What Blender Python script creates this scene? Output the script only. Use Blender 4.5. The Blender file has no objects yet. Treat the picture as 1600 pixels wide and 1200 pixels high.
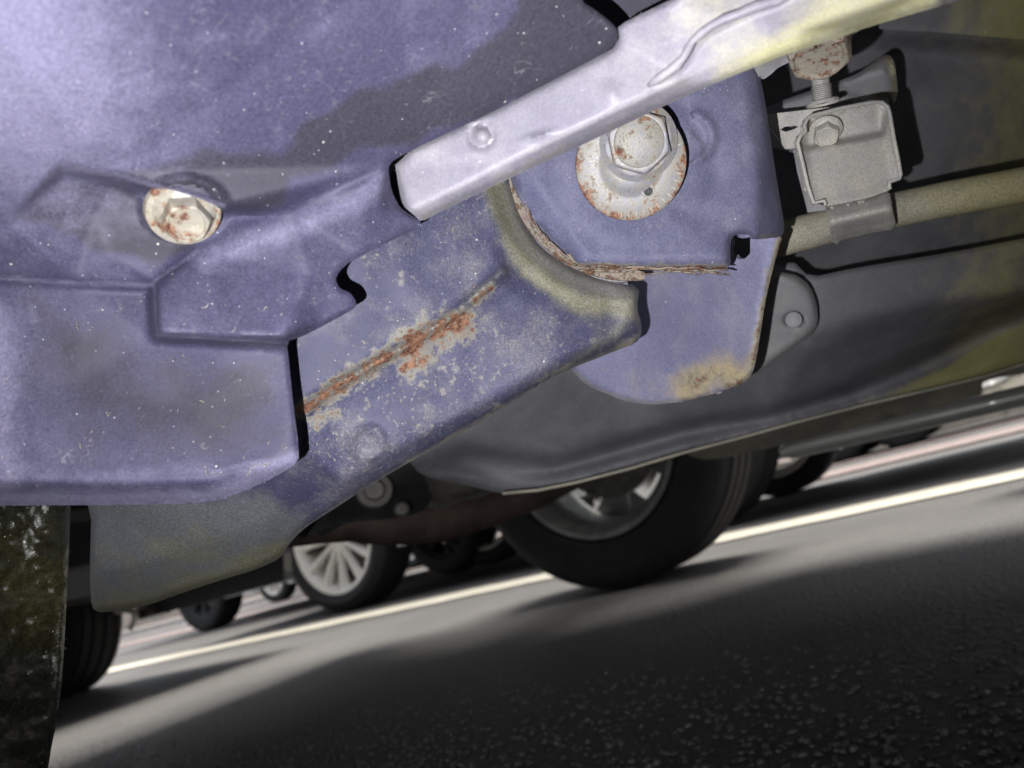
import bpy, math, random
import numpy as np
from mathutils import Vector
from mathutils.geometry import delaunay_2d_cdt
R = math.radians
random.seed(4); rng = np.random.default_rng(4)
scene = bpy.context.scene
col = scene.collection

# ------------------------------------------------------------ camera, light, exposure
FPX, CAM_H = 1200.0, 0.183
rho, pitch, yaw = R(14.7), R(10.2), R(31)
F0 = np.array([-math.sin(yaw), math.cos(yaw), 0.0]); R0 = np.array([math.cos(yaw), math.sin(yaw), 0.0])
ZZ = np.array([0, 0, 1.0])
FW = F0*math.cos(pitch) + ZZ*math.sin(pitch); U0 = ZZ*math.cos(pitch) - F0*math.sin(pitch)
RT = math.cos(rho)*R0 - math.sin(rho)*U0; UP = math.sin(rho)*R0 + math.cos(rho)*U0
CAM = np.array([0, 0, CAM_H])
cd = bpy.data.cameras.new('camera'); cam = bpy.data.objects.new('camera', cd); col.objects.link(cam)
from mathutils import Matrix
m = Matrix.Identity(4)
for i in range(3):
    m[i][0] = RT[i]; m[i][1] = UP[i]; m[i][2] = -FW[i]; m[i][3] = CAM[i]
cam.matrix_world = m
cd.sensor_width = 36; cd.lens = 36*FPX/1600; cd.clip_start = 0.005; cd.clip_end = 600
cd.dof.use_dof = True; cd.dof.focus_distance = 0.245; cd.dof.aperture_fstop = 15.0; cd.dof.aperture_blades = 0
scene.camera = cam
world = bpy.data.worlds.new('World'); scene.world = world; world.use_nodes = True
wn = world.node_tree.nodes; wl = world.node_tree.links
SUN_EL, SUN_AZ = R(75), R(14)      # azimuth measured from +Y (across the street) towards +X
sky = wn.new('ShaderNodeTexSky'); sky.sky_type = 'NISHITA'; sky.sun_disc = False
sky.sun_elevation = SUN_EL; sky.sun_rotation = SUN_AZ
hs = wn.new('ShaderNodeHueSaturation'); hs.inputs['Saturation'].default_value = .25   # thin high cloud greys the sky
wl.new(sky.outputs[0], hs.inputs['Color']); wl.new(hs.outputs[0], wn['Background'].inputs[0]); wn['Background'].inputs[1].default_value = 0.05
sd = bpy.data.lights.new('sun', 'SUN'); sd.energy = 1.5; sd.angle = R(34); sd.color = (1, .95, .88)
sun = bpy.data.objects.new('sun', sd); col.objects.link(sun)
sdir = Vector((math.sin(SUN_AZ)*math.cos(SUN_EL), math.cos(SUN_AZ)*math.cos(SUN_EL), math.sin(SUN_EL)))
sun.rotation_euler = sdir.to_track_quat('Z', 'Y').to_euler()
# the phone's torch, lit, beside the lens
fd = bpy.data.lights.new('phone_torch', 'SPOT'); fd.energy = 0.81; fd.spot_size = R(106); fd.spot_blend = 1.0; fd.shadow_soft_size = 0.0009; fd.color = (1, .985, 1.0)
torch = bpy.data.objects.new('phone_torch', fd); col.objects.link(torch)
torch.location = CAM - RT*0.019 - UP*0.015
torch.rotation_euler = (-Vector(FW - RT*.05 + UP*.30)).to_track_quat('Z', 'Y').to_euler()
scene.view_settings.view_transform = 'Standard'; scene.view_settings.look = 'None'
scene.view_settings.exposure = 2.42; scene.view_settings.gamma = 1
scene.render.resolution_x = 1024; scene.render.resolution_y = 768

# ------------------------------------------------------------ helpers
def ray(x, y): return FW + (x-800)/FPX*RT + (600-y)/FPX*UP
def W(x, y, inv): return CAM + ray(x, y)/inv
def link(name, me, mat, parent=None):
    o = bpy.data.objects.new(name, me); col.objects.link(o)
    if mat: me.materials.append(mat)
    if parent: o.parent = parent
    return o
BASE = {}
def origin_of(parent):
    p = parent
    while p is not None and p.parent is not None: p = p.parent
    return np.array(p.location) if p is not None else np.zeros(3)
def mesh(name, V, Fc, mat, parent=None, smooth=True, attrs=None, world_space=True):
    V = np.asarray(V, float)
    if world_space: V = V - origin_of(parent)
    me = bpy.data.meshes.new(name); me.from_pydata(V.tolist(), [], [tuple(int(i) for i in f) for f in Fc])
    me.validate()
    if smooth: me.shade_smooth()
    if attrs:
        for k, a in attrs.items():
            at = me.attributes.new(k, 'FLOAT', 'POINT'); at.data.foreach_set('value', np.asarray(a, np.float32))
    me.update()
    return link(name, me, mat, parent)
def seg_dist(P, A, B):
    A = np.asarray(A, float); B = np.asarray(B, float); d = B-A
    t = np.clip(((P-A)@d)/max(d@d, 1e-9), 0, 1)
    return np.linalg.norm(P-A-t[:, None]*d, axis=1)
def pl_dist(P, pl, closed=False):
    pl = list(pl)
    if closed: pl = pl+[pl[0]]
    return np.min([seg_dist(P, pl[i], pl[i+1]) for i in range(len(pl)-1)], axis=0)
def inside(P, poly):
    x, y = P[:, 0], P[:, 1]; c = np.zeros(len(P), bool); n = len(poly)
    for i in range(n):
        x1, y1 = poly[i]; x2, y2 = poly[(i+1) % n]
        if y1 == y2: continue
        k = ((y1 > y) != (y2 > y)) & (x < (x2-x1)*(y-y1)/(y2-y1)+x1)
        c ^= k
    return c
def sd_mask(P, poly, soft):
    d = pl_dist(P, poly, True); s = np.where(inside(P, poly), d, -d)
    return np.clip(.5+s/(2*soft), 0, 1)
def resample(poly, g):
    out = []
    for i in range(len(poly)):
        a = np.array(poly[i], float); b = np.array(poly[(i+1) % len(poly)], float)
        n = max(1, int(round(np.linalg.norm(b-a)/g)))
        for k in range(n): out.append(a+(b-a)*k/n)
    return np.array(out)
def rounded(poly, it=1):
    p = [np.array(q, float) for q in poly]
    for _ in range(it):
        q = []
        for i in range(len(p)):
            a, b = p[i], p[(i+1) % len(p)]
            q += [a*.8+b*.2, a*.2+b*.8]
        p = q
    return p
def vnoise(P, s, seed):
    r = np.random.default_rng(seed); G = r.random((64, 64))
    q = P/s; i = np.floor(q).astype(int); f = q-i; f = f*f*(3-2*f)
    g = lambda a, b: G[(i[:, 0]+a) % 64, (i[:, 1]+b) % 64]
    return (g(0, 0)*(1-f[:, 0])+g(1, 0)*f[:, 0])*(1-f[:, 1])+(g(0, 1)*(1-f[:, 0])+g(1, 1)*f[:, 0])*f[:, 1]-.5
def interp_control(P, ctrl, creases=()):
    cp = [Vector(c[:2]) for c in ctrl]; cz = np.array([c[2] for c in ctrl], float)
    idx = {tuple(c[:2]): k for k, c in enumerate(ctrl)}
    E = []
    for cr in creases:
        for a, b in zip(cr[:-1], cr[1:]): E.append((idx[a], idx[b]))
    vs, es, fs, ov, oe, of = delaunay_2d_cdt(cp, E, [], 0, 1e-4)
    vv = np.array([tuple(v) for v in vs]); vz = np.zeros(len(vs))
    for k, o in enumerate(ov):
        if len(o): vz[k] = cz[o[0]]
        else: vz[k] = cz[np.argmin(np.linalg.norm(np.array([tuple(c) for c in cp])-vv[k], axis=1))]
    out = np.full(len(P), np.nan); best = np.full(len(P), -1e9)
    for f in fs:
        a, b, c = vv[list(f)]
        det = (b[0]-a[0])*(c[1]-a[1])-(c[0]-a[0])*(b[1]-a[1])
        if abs(det) < 1e-6: continue
        l1 = ((P[:, 0]-a[0])*(c[1]-a[1])-(c[0]-a[0])*(P[:, 1]-a[1]))/det
        l2 = ((b[0]-a[0])*(P[:, 1]-a[1])-(P[:, 0]-a[0])*(b[1]-a[1]))/det
        l0 = 1-l1-l2
        mn = np.minimum(np.minimum(l0, l1), l2)
        L = np.stack([l0, l1, l2]); L = np.clip(L, 0, None); L /= L.sum(0)
        z = L[0]*vz[f[0]]+L[1]*vz[f[1]]+L[2]*vz[f[2]]
        k = mn > best; out[k] = z[k]; best[k] = mn[k]
    return out
def sheet(name, outline, ctrl, mat, parent, creases=(), g=7, thick=.0015, it=3, roll=None, holes=(), bump=None, masks=None, ro=1):
    """a pressed metal or plastic panel: outline and relief in view rays, real depth and thickness"""
    ol = rounded(outline, ro) if ro else [np.array(q, float) for q in outline]
    B = resample(ol, g)
    x0, y0 = B.min(0); x1, y1 = B.max(0)
    rows = []
    for j, yy in enumerate(np.arange(y0, y1, g*.866)):
        xs = np.arange(x0, x1, g)+(g/2 if j % 2 else 0)
        rows.append(np.stack([xs, np.full(len(xs), yy)], 1))
    I = np.concatenate(rows)
    I = I[inside(I, ol)]; I = I[pl_dist(I, ol, True) > 2.3*g]
    area = sum(B[i][0]*B[(i+1) % len(B)][1]-B[(i+1) % len(B)][0]*B[i][1] for i in range(len(B)))
    tg = np.roll(B, -1, 0)-np.roll(B, 1, 0); tg /= np.maximum(np.linalg.norm(tg, axis=1), 1e-9)[:, None]
    nr = np.stack([-tg[:, 1], tg[:, 0]], 1)*(1 if area > 0 else -1)
    for q in (.8, 1.6):
        rg = B+nr*g*q; ok = inside(rg, ol) & (pl_dist(rg, ol, True) > q*g*.93); rg = rg[ok]
        sel = [];
        for p in rg:
            if not sel or min(np.hypot(*(p-z)) for z in sel[-3:]) > .55*g: sel.append(p)
        if sel: I = np.concatenate([I, np.array(sel)])
    HB = []; E = [(i, (i+1) % len(B)) for i in range(len(B))]; n = len(B)
    for h in holes:
        hb = resample(h, g*.6); I = I[pl_dist(I, hb, True) > .4*g]
        HB.append(hb); E += [(n+i, n+(i+1) % len(hb)) for i in range(len(hb))]; n += len(hb)
    I = I+rng.normal(0, g*.03, I.shape)
    A = np.concatenate([B]+HB+[I])
    vs, es, fs, ov, oe, of = delaunay_2d_cdt([Vector(p) for p in A], E, [], 0, 1e-5)
    P = np.array([tuple(v) for v in vs]); T = np.array([f for f in fs])
    cen = P[T].mean(1); keep = inside(cen, [tuple(b) for b in B])
    for hb in HB: keep &= ~inside(cen, [tuple(b) for b in hb])
    T = T[keep]
    used = np.unique(T); rm = np.full(len(P), -1); rm[used] = np.arange(len(used)); P = P[used]; T = rm[T]
    inv = interp_control(P, ctrl, creases)
    ed = np.concatenate([T[:, [0, 1]], T[:, [1, 2]], T[:, [2, 0]]]); ed = np.concatenate([ed, ed[:, ::-1]])
    deg = np.bincount(ed[:, 0], minlength=len(P)).astype(float)
    for _ in range(it):
        s = np.bincount(ed[:, 0], weights=inv[ed[:, 1]], minlength=len(P))/np.maximum(deg, 1)
        inv = .4*inv+.6*s
    if roll:
        d = pl_dist(P, ol, True); w, a = max(roll[0], 2.2*g), roll[1]*.7
        inv = inv-a*np.clip(1-d/w, 0, 1)**2
    if bump is not None: inv = inv+bump(P)
    V = CAM+(FW+((P[:, 0]-800)/FPX)[:, None]*RT+((600-P[:, 1])/FPX)[:, None]*UP)/inv[:, None]
    a = V[T[:, 0]]; nrm = np.cross(V[T[:, 1]]-a, V[T[:, 2]]-a)
    if ((CAM-a)*nrm).sum() < 0: T = T[:, ::-1]
    at = {k: fn(P) for k, fn in (masks or {}).items()}
    o = mesh(name, V, T, mat, parent, attrs=at)
    if thick:
        s = o.modifiers.new('s', 'SOLIDIFY'); s.thickness = thick; s.offset = -1; s.use_even_offset = False
        e = o.modifiers.new('e', 'EDGE_SPLIT'); e.split_angle = R(50)
    return o
def frame(n, up=(0, 0, 1)):
    n = np.asarray(n, float); n = n/np.linalg.norm(n); u = np.asarray(up, float)
    if abs(n@u)/np.linalg.norm(u) > .95: u = np.array([1., 0, 0])
    a = np.cross(u, n); a /= np.linalg.norm(a); return a, np.cross(n, a), n
def lathe(name, c, axis, prof, mat, parent, seg=40, up=(0, 0, 1), smooth=True, attrs=None, squash=None, arc=None):
    """prof: (radius, height along axis)"""
    a, b, n = frame(axis, up); c = np.asarray(c, float); V = []; Fc = []; K = len(prof)
    for k in range(seg):
        t = 2*math.pi*k/seg if arc is None else arc[0]+(arc[1]-arc[0])*k/(seg-1)
        for (r_, z_) in prof:
            rr = r_ if squash is None else r_*squash(t, z_)
            V.append(c+n*z_+(a*math.cos(t)+b*math.sin(t))*rr)
    for k in range(seg if arc is None else seg-1):
        k2 = (k+1) % seg
        for j in range(K-1):
            Fc.append((k*K+j, k2*K+j, k2*K+j+1, k*K+j+1))
    if prof[0][0] > 1e-6 and False: pass
    o = mesh(name, V, Fc, mat, parent, smooth)
    if smooth:
        try:
            o.data.set_sharp_from_angle(angle=R(38))
        except Exception: pass
    return o
def hexsq(t, z): 
    u = (t % (math.pi/3))-math.pi/6
    return 1/math.cos(u)*.93
def hex_head(name, c, axis, r_, h, mat, parent, flange=None, up=(0, 0, 1), dish=True):
    """hexagon bolt head, chamfered, dished top, with a flange as part of it"""
    a, b, n = frame(axis, up); c = np.asarray(c, float); V = []; Fc = []; seg = 72
    hz = h
    prof = []
    if flange: prof += [(flange, 0, 0), (flange*1.0, h*.10, 0), (flange*.93, h*.17, 0), (r_*1.06, h*.33, 0)]
    else: prof += [(r_, 0, 1)]
    prof += [(r_, h*.36, 1), (r_, h*.82, 1), (r_*.93, h*.97, .5), (r_*.86, h, 0), (r_*.80, h*.99, 0)]
    if dish: prof += [(r_*.74, h*.90, 0), (r_*.4, h*.86, 0), (0.0001, h*.86, 0)]
    else: prof += [(0.0001, h*1.0, 0)]
    K = len(prof)
    for k in range(seg):
        t = 2*math.pi*k/seg; u = (t % (math.pi/3))-math.pi/6; hx = (math.cos(math.pi/6)/math.cos(u))*1.08
        for (rr, z_, w) in prof:
            q = rr*(1+(hx-1)*w); V.append(c+n*z_+(a*math.cos(t)+b*math.sin(t))*q)
    for k in range(seg):
        k2 = (k+1) % seg
        for j in range(K-1): Fc.append((k*K+j, k2*K+j, k2*K+j+1, k*K+j+1))
    o = mesh(name, V, Fc, mat, parent)
    o.data.set_sharp_from_angle(angle=R(30)); return o
def tube(name, pts, rad, mat, parent, seg=14, flat=1.0, caps=True, dents=0):
    pts = np.asarray(pts, float); n = len(pts); rad = np.broadcast_to(rad, (n,)); V = []; Fc = []
    prev = None
    for i in range(n):
        d = pts[min(i+1, n-1)]-pts[max(i-1, 0)]; d /= np.linalg.norm(d)
        if prev is None: a, b, _ = frame(d)
        else:
            a = prev-d*(prev@d); a /= np.linalg.norm(a); b = np.cross(d, a)
        prev = a
        for k in range(seg):
            t = 2*math.pi*k/seg
            V.append(pts[i]+(a*math.cos(t)+b*math.sin(t)*flat)*rad[i])
    for i in range(n-1):
        for k in range(seg):
            k2 = (k+1) % seg; Fc.append((i*seg+k, i*seg+k2, (i+1)*seg+k2, (i+1)*seg+k))
    if caps: Fc += [tuple(range(seg))[::-1], tuple((n-1)*seg+k for k in range(seg))]
    return mesh(name, V, Fc, mat, parent)
def box(name, lo, hi, mat, parent=None, bev=0):
    x0, y0, z0 = lo; x1, y1, z1 = hi
    V = [(x0, y0, z0), (x1, y0, z0), (x1, y1, z0), (x0, y1, z0), (x0, y0, z1), (x1, y0, z1), (x1, y1, z1), (x0, y1, z1)]
    Fc = [(0, 3, 2, 1), (4, 5, 6, 7), (0, 1, 5, 4), (1, 2, 6, 5), (2, 3, 7, 6), (3, 0, 4, 7)]
    o = mesh(name, V, Fc, mat, parent, smooth=False)
    if bev:
        b = o.modifiers.new('b', 'BEVEL'); b.width = bev; b.segments = 3
    return o
def thing(name, loc, label, cat, group=None):
    o = bpy.data.objects.new(name, None); col.objects.link(o); o.location = loc; o.empty_display_size = .1
    o['label'] = label; o['category'] = cat
    if cat == 'car' and not label.startswith('dark car seen close'): group = 'cars parked along the road'
    if group: o['group'] = group
    return o

# ------------------------------------------------------------ materials
def nt(name):
    m = bpy.data.materials.new(name); m.use_nodes = True; t = m.node_tree
    return m, t, t.nodes['Principled BSDF']
class N:
    def __init__(s, t): s.t = t
    def new(s, k, **kw):
        n = s.t.nodes.new(k)
        for a, v in kw.items(): setattr(n, a, v)
        return n
    def put(s, sock, v):
        if hasattr(v, 'is_output') or isinstance(v, bpy.types.NodeSocket): s.t.links.new(v, sock)
        else: sock.default_value = v
    def noise(s, vec, sc, det=4, rough=.55, dist=0):
        n = s.new('ShaderNodeTexNoise'); s.put(n.inputs['Vector'], vec); n.inputs['Scale'].default_value = sc
        n.inputs['Detail'].default_value = det; n.inputs['Roughness'].default_value = rough; n.inputs['Distortion'].default_value = dist
        return n.outputs['Fac']
    def math(s, op, a, b=0.0, clamp=False):
        n = s.new('ShaderNodeMath', operation=op, use_clamp=clamp); s.put(n.inputs[0], a); s.put(n.inputs[1], b); return n.outputs[0]
    def step(s, v, lo, hi, a=0.0, b=1.0):
        n = s.new('ShaderNodeMapRange', interpolation_type='SMOOTHSTEP'); s.put(n.inputs[0], v)
        n.inputs[1].default_value = lo; n.inputs[2].default_value = hi; n.inputs[3].default_value = a; n.inputs[4].default_value = b
        return n.outputs[0]
    def mix(s, f, a, b):
        n = s.new('ShaderNodeMix', data_type='RGBA'); s.put(n.inputs[0], f)
        for i, v in ((6, a), (7, b)):
            if isinstance(v, (tuple, list)): n.inputs[i].default_value = (*v, 1)
            else: s.put(n.inputs[i], v)
        return n.outputs[2]
    def attr(s, name): return s.new('ShaderNodeAttribute', attribute_name=name).outputs['Fac']
    def vor(s, vec, sc, feature='F1'):
        n = s.new('ShaderNodeTexVoronoi', feature=feature); s.put(n.inputs['Vector'], vec); n.inputs['Scale'].default_value = sc
        return n
def grimy(name, base, base2, dust=(.45, .44, .5), dust_amt=.35, rough=.65, metal=0.0, speck=.5, rustlvl=0.0,
          tone=(.06, .06, .075), olive=(.16, .16, .07), grain=.35, bump=.35, spec=.4, streak=None, coat=0.0, grain_s=1500, fibre=0.0, fleck=0.0):
    m, t, p = nt(name); n = N(t)
    co = n.new('ShaderNodeTexCoord').outputs['Object']
    big = n.noise(co, 22, 6, .62); med = n.noise(co, 90, 6, .65); fine = n.noise(co, grain_s, 4, .7)
    c = n.mix(n.step(big, .38, .62), base, base2)
    # second tone for stains and painted shade; olive for film and yellow cast
    cl = n.math('ADD', n.attr('tone'), n.math('MULTIPLY', n.math('SUBTRACT', med, .5), .7))
    clm = n.math('MULTIPLY', n.step(cl, .28, .70), n.step(n.attr('tone'), .02, .2))
    c = n.mix(n.math('MULTIPLY', clm, .92), c, tone)
    ol = n.math('ADD', n.attr('olive'), n.math('MULTIPLY', n.math('SUBTRACT', med, .5), .8))
    olm = n.math('MULTIPLY', n.step(ol, .3, .85), n.step(n.attr('olive'), .0, .25))
    c = n.mix(n.math('MULTIPLY', olm, .85), c, olive)
    # dust film; the cover's mask also carries painted light
    dn = n.math('ADD', n.math('MULTIPLY', med, .6), n.math('MULTIPLY', big, .4))
    dm = n.math('MULTIPLY', n.step(dn, .45, .66), dust_amt)
    da = n.math('ADD', n.attr('dust'), n.math('MULTIPLY', n.math('SUBTRACT', n.noise(co, 160, 6, .7), .5), .6))
    dam = n.math('MULTIPLY', n.step(da, .35, .95), n.step(n.attr('dust'), .0, .2))
    dm = n.math('MAXIMUM', n.math('MULTIPLY', dm, n.math('SUBTRACT', 1.0, clm)), n.math('MULTIPLY', dam, .75))
    c = n.mix(dm, c, dust)
    # grain
    gm = n.step(fine, .3, .7, 1-grain, 1+grain)
    mm = n.new('ShaderNodeMix', data_type='RGBA', blend_type='MULTIPLY'); mm.inputs[0].default_value = 1
    n.put(mm.inputs[6], c); cb = n.new('ShaderNodeCombineColor')
    for i in range(3): n.put(cb.inputs[i], gm)
    n.put(mm.inputs[7], cb.outputs[0]); c = mm.outputs[2]
    # fine pale scratches
    if streak:
        mp = n.new('ShaderNodeMapping'); n.put(mp.inputs[0], co); mp.inputs['Rotation'].default_value = streak; mp.inputs['Scale'].default_value = (1, 14, 14)
        st = n.noise(mp.outputs[0], 60, 5, .7)
        c = n.mix(n.step(st, .62, .74, 0, .28), c, dust)
    if fibre:      # hairline scratches and fibres stuck in the dirt
        for (fs_, ms_, dsp) in ((120, 90, .8), (210, 120, .3)):
            ln = n.math('ABSOLUTE', n.math('SUBTRACT', n.noise(co, fs_, 2, .5, dsp), .5))
            mk = n.math('MULTIPLY', n.step(ln, .0, .009, 1, 0), n.step(n.noise(co, ms_, 3, .6), .60, .68))
            c = n.mix(n.math('MULTIPLY', mk, fibre), c, (.50, .49, .50))
    if fleck:      # chipped and blistered flecks gathered in patches
        fk = n.math('MULTIPLY', n.step(n.noise(co, 620, 3, .6), .58, .66), n.step(n.noise(co, 30, 4, .6), .44, .60))
        fk = n.math('MULTIPLY', fk, n.math('SUBTRACT', 1.0, clm))
        c = n.mix(n.math('MULTIPLY', fk, fleck), c, (.30, .28, .24))
    # specks
    h = None
    if speck:
        for sc, rad, th in ((330, .11, .80), (140, .075, .78), (700, .13, .72)):
            v = n.vor(co, sc); sep = n.new('ShaderNodeSeparateColor'); n.put(sep.inputs[0], v.outputs['Color'])
            on = n.math('GREATER_THAN', sep.outputs[0], th)
            rr = n.math('MULTIPLY', sep.outputs[1], rad)
            k = n.math('MULTIPLY', n.math('LESS_THAN', v.outputs['Distance'], rr), on)
            c = n.mix(n.math('MULTIPLY', k, speck*1.0), c, (.75, .75, .72))
    # rust
    ra = n.math('ADD', n.math('MAXIMUM', n.attr('rust'), rustlvl), n.math('MULTIPLY', n.math('SUBTRACT', n.noise(co, 330, 8, .75), .5), 1.9))
    ra = n.math('ADD', ra, n.math('MULTIPLY', n.math('SUBTRACT', med, .5), 1.1))
    rg = n.math('MAXIMUM', n.step(n.attr('rust'), .0, .15), 1.0 if rustlvl > 0 else 0.0)
    halo = n.math('MULTIPLY', n.step(ra, .16, .52), rg); core = n.math('MULTIPLY', n.step(ra, .52, .72), rg)
    c = n.mix(n.math('MULTIPLY', halo, .7), c, (.27, .255, .20))
    rc = n.mix(n.step(n.noise(co, 500, 5, .8), .35, .65), (.085, .032, .024), (.32, .17, .10))
    c = n.mix(core, c, rc)
    n.put(p.inputs['Base Color'], c)
    rv = n.step(fine, .2, .8, max(rough-.12, .05), min(rough+.12, 1))
    n.put(p.inputs['Roughness'], rv); p.inputs['Metallic'].default_value = metal
    p.inputs['Specular IOR Level'].default_value = spec; p.inputs['Coat Weight'].default_value = coat
    hsum = n.math('ADD', n.math('MULTIPLY', fine, .25), n.math('MULTIPLY', n.noise(co, 260, 6, .7), .9))
    hsum = n.math('ADD', hsum, n.math('MULTIPLY', core, n.math('MULTIPLY', n.noise(co, 700, 4, .8), 3.0)))
    b = n.new('ShaderNodeBump'); b.inputs['Strength'].default_value = bump; b.inputs['Distance'].default_value = .0006
    n.put(b.inputs['Height'], hsum); n.put(p.inputs['Normal'], b.outputs[0])
    return m
def plain(name, c, rough=.5, metal=0.0, spec=.5, var=.25, sc=30, bump=0, coat=0):
    m, t, p = nt(name); n = N(t); co = n.new('ShaderNodeTexCoord').outputs['Object']
    f = n.noise(co, sc, 5, .6)
    a = tuple(x*(1-var) for x in c); b_ = tuple(min(1, x*(1+var)) for x in c)
    n.put(p.inputs['Base Color'], n.mix(n.step(f, .3, .7), a, b_))
    p.inputs['Roughness'].default_value = rough; p.inputs['Metallic'].default_value = metal; p.inputs['Specular IOR Level'].default_value = spec
    p.inputs['Coat Weight'].default_value = coat
    if bump:
        b = n.new('ShaderNodeBump'); b.inputs['Strength'].default_value = bump; b.inputs['Distance'].default_value = .002
        n.put(b.inputs['Height'], n.noise(co, sc*8, 5, .6)); n.put(p.inputs['Normal'], b.outputs[0])
    return m
M = {}
M['cover'] = grimy('cover_steel', (.045, .043, .087), (.055, .053, .099), dust=(.22, .21, .32), dust_amt=.16, tone=(.034, .032, .046), grain=.25, streak=(0.3, .5, .6), speck=.55, fibre=.16, fleck=.12, olive=(.12, .12, .09))
M['arm'] = grimy('arm_steel', (.056, .058, .112), (.076, .077, .138), dust=(.26, .25, .23), dust_amt=.40, olive=(.20, .195, .125), fibre=.3, fleck=.6, speck=.6, rough=.6, tone=(.150, .160, .172))
M['bracket'] = grimy('bracket_steel', (.105, .107, .185), (.130, .132, .214), dust=(.30, .30, .38), dust_amt=.25, olive=(.36, .31, .19), speck=.45, fibre=.15, fleck=.15, grain=.22)
M['bracket_pale'] = grimy('bracket_dusty', (.20, .20, .32), (.24, .24, .36), dust=(.36, .34, .36), dust_amt=.4, olive=(.50, .40, .20), speck=.4, grain=.2)
M['sleeve'] = grimy('bushing_sleeve', (.20, .20, .27), (.27, .26, .31), dust=(.42, .40, .34), dust_amt=.8, olive=(.34, .30, .18), speck=.4)
M['rail'] = grimy('rail_zinc', (.24, .23, .285), (.29, .28, .33), dust=(.46, .44, .44), dust_amt=.45, olive=(.58, .56, .30), rough=.5, speck=.3, fibre=.5, grain=.10, bump=.12, tone=(.5, .5, .5))
M['washer'] = grimy('zinc_plate', (.20, .198, .228), (.25, .247, .275), dust=(.33, .32, .34), dust_amt=.3, rough=.5, metal=.1, speck=.25, grain=.18, bump=.2, rustlvl=.34)
M['cap'] = grimy('bolt_cap_zinc', (.19, .188, .21), (.24, .235, .25), dust=(.33, .30, .27), dust_amt=.3, rough=.5, metal=.1, speck=.2, grain=.2, bump=.4, rustlvl=.46)
M['bolt'] = grimy('rusty_bolt', (.27, .255, .235), (.36, .34, .31), dust=(.50, .37, .22), dust_amt=.6, rough=.5, metal=.1, speck=.1, grain=.15, rustlvl=.52, bump=.4)
M['clamp'] = grimy('clamp_zinc', (.33, .325, .31), (.47, .46, .44), dust=(.56, .53, .44), dust_amt=.6, rough=.55, metal=.1, speck=.3, fleck=.3, grain=.2, rustlvl=.0)
M['rod'] = grimy('cable_tube', (.30, .29, .24), (.38, .36, .29), dust=(.46, .42, .30), dust_amt=.5, olive=(.40, .37, .16), rough=.6, speck=.3)
M['tank'] = grimy('tank_plastic', (.13, .13, .145), (.17, .17, .185), dust=(.28, .28, .29), dust_amt=.18, olive=(.36, .34, .12), tone=(.05, .05, .07), rough=.6, speck=.4, grain=.15, bump=.15)
M['tankblue'] = M['tank']
M['wing'] = grimy('hanger_steel', (.27, .27, .29), (.32, .32, .34), dust=(.45, .42, .33), dust_amt=.3, olive=(.40, .38, .22), speck=.3, grain=.12, bump=.15)
M['flap'] = grimy('mud_rubber', (.008, .008, .007), (.016, .016, .010), dust=(.05, .05, .035), dust_amt=.12, rough=.25, olive=(.035, .036, .014), speck=.7, spec=.6, bump=.9, coat=.25, grain_s=700)
M['rust_edge'] = grimy('rusty_edge', (.17, .11, .11), (.26, .15, .11), dust=(.42, .34, .30), dust_amt=.5, rustlvl=.50, bump=.7)
M['black'] = plain('underbody_black', (.03, .03, .032), .7)
M['rubber'] = plain('tyre_rubber', (.014, .014, .015), .75, sc=60, bump=.3)
M['rimgrey'] = plain('wheel_steel', (.20, .21, .20), .45, .3)
M['alloy'] = plain('alloy_silver', (.88, .85, .78), .4, .0, var=.08)
M['silver'] = plain('silver_paint', (.60, .60, .57), .35, .3, var=.05, coat=.5)
M['darkpaint'] = plain('dark_paint', (.035, .035, .038), .3, .2, var=.1, coat=.7)
M['glass'] = plain('car_glass', (.02, .025, .03), .08, spec=.7)
M['chrome'] = plain('chrome', (.8, .8, .78), .12, 1.0, var=.02)
M['brown'] = plain('rusty_pipe', (.065, .045, .036), .7, var=.5, sc=25, bump=.5)
M['dirt'] = plain('grey_dirty_steel', (.11, .105, .095), .6, var=.4, sc=40, bump=.3)
M['paint'] = plain('road_paint', (.50, .47, .39), .75, var=.12, sc=30, bump=.2)
M['pink'] = plain('pink_pavement', (.22, .17, .16), .85, var=.15, sc=12, bump=.3)
M['kerb'] = plain('kerb_stone', (.45, .42, .39), .85, var=.15, sc=14, bump=.3)
M['wallm'] = plain('far_wall_render', (.40, .36, .32), .9, var=.1, sc=2)
M['stone'] = plain('aggregate', (.150, .148, .145), .45, var=.6, sc=200, spec=.6)
def asphalt():
    m, t, p = nt('asphalt'); n = N(t); co = n.new('ShaderNodeTexCoord').outputs['Object']
    c = n.mix(n.step(n.noise(co, 2.5, 6, .6), .35, .65), (.118, .113, .107), (.165, .158, .148))
    c = n.mix(n.step(n.noise(co, 14, 6, .7), .60, .70, 0, .6), c, (.06, .057, .055))
    c = n.mix(n.step(n.noise(co, 5, 8, .75), .56, .66, 0, .45), c, (.08, .076, .072))
    c = n.mix(n.step(n.noise(co, 260, 5, .8), .35, .65, 0, .55), c, (.05, .05, .052))
    n.put(p.inputs['Base Color'], c); p.inputs['Roughness'].default_value = .55; p.inputs['Specular IOR Level'].default_value = .4
    v = n.vor(co, 170, 'SMOOTH_F1'); h = n.math('ADD', n.math('MULTIPLY', v.outputs['Distance'], -1.0), n.math('MULTIPLY', n.noise(co, 500, 4, .7), .4))
    b = n.new('ShaderNodeBump'); b.inputs['Strength'].default_value = 1.0; b.inputs['Distance'].default_value = .007
    n.put(b.inputs['Height'], h); n.put(p.inputs['Normal'], b.outputs[0]); return m
M['asphalt'] = asphalt()

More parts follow.
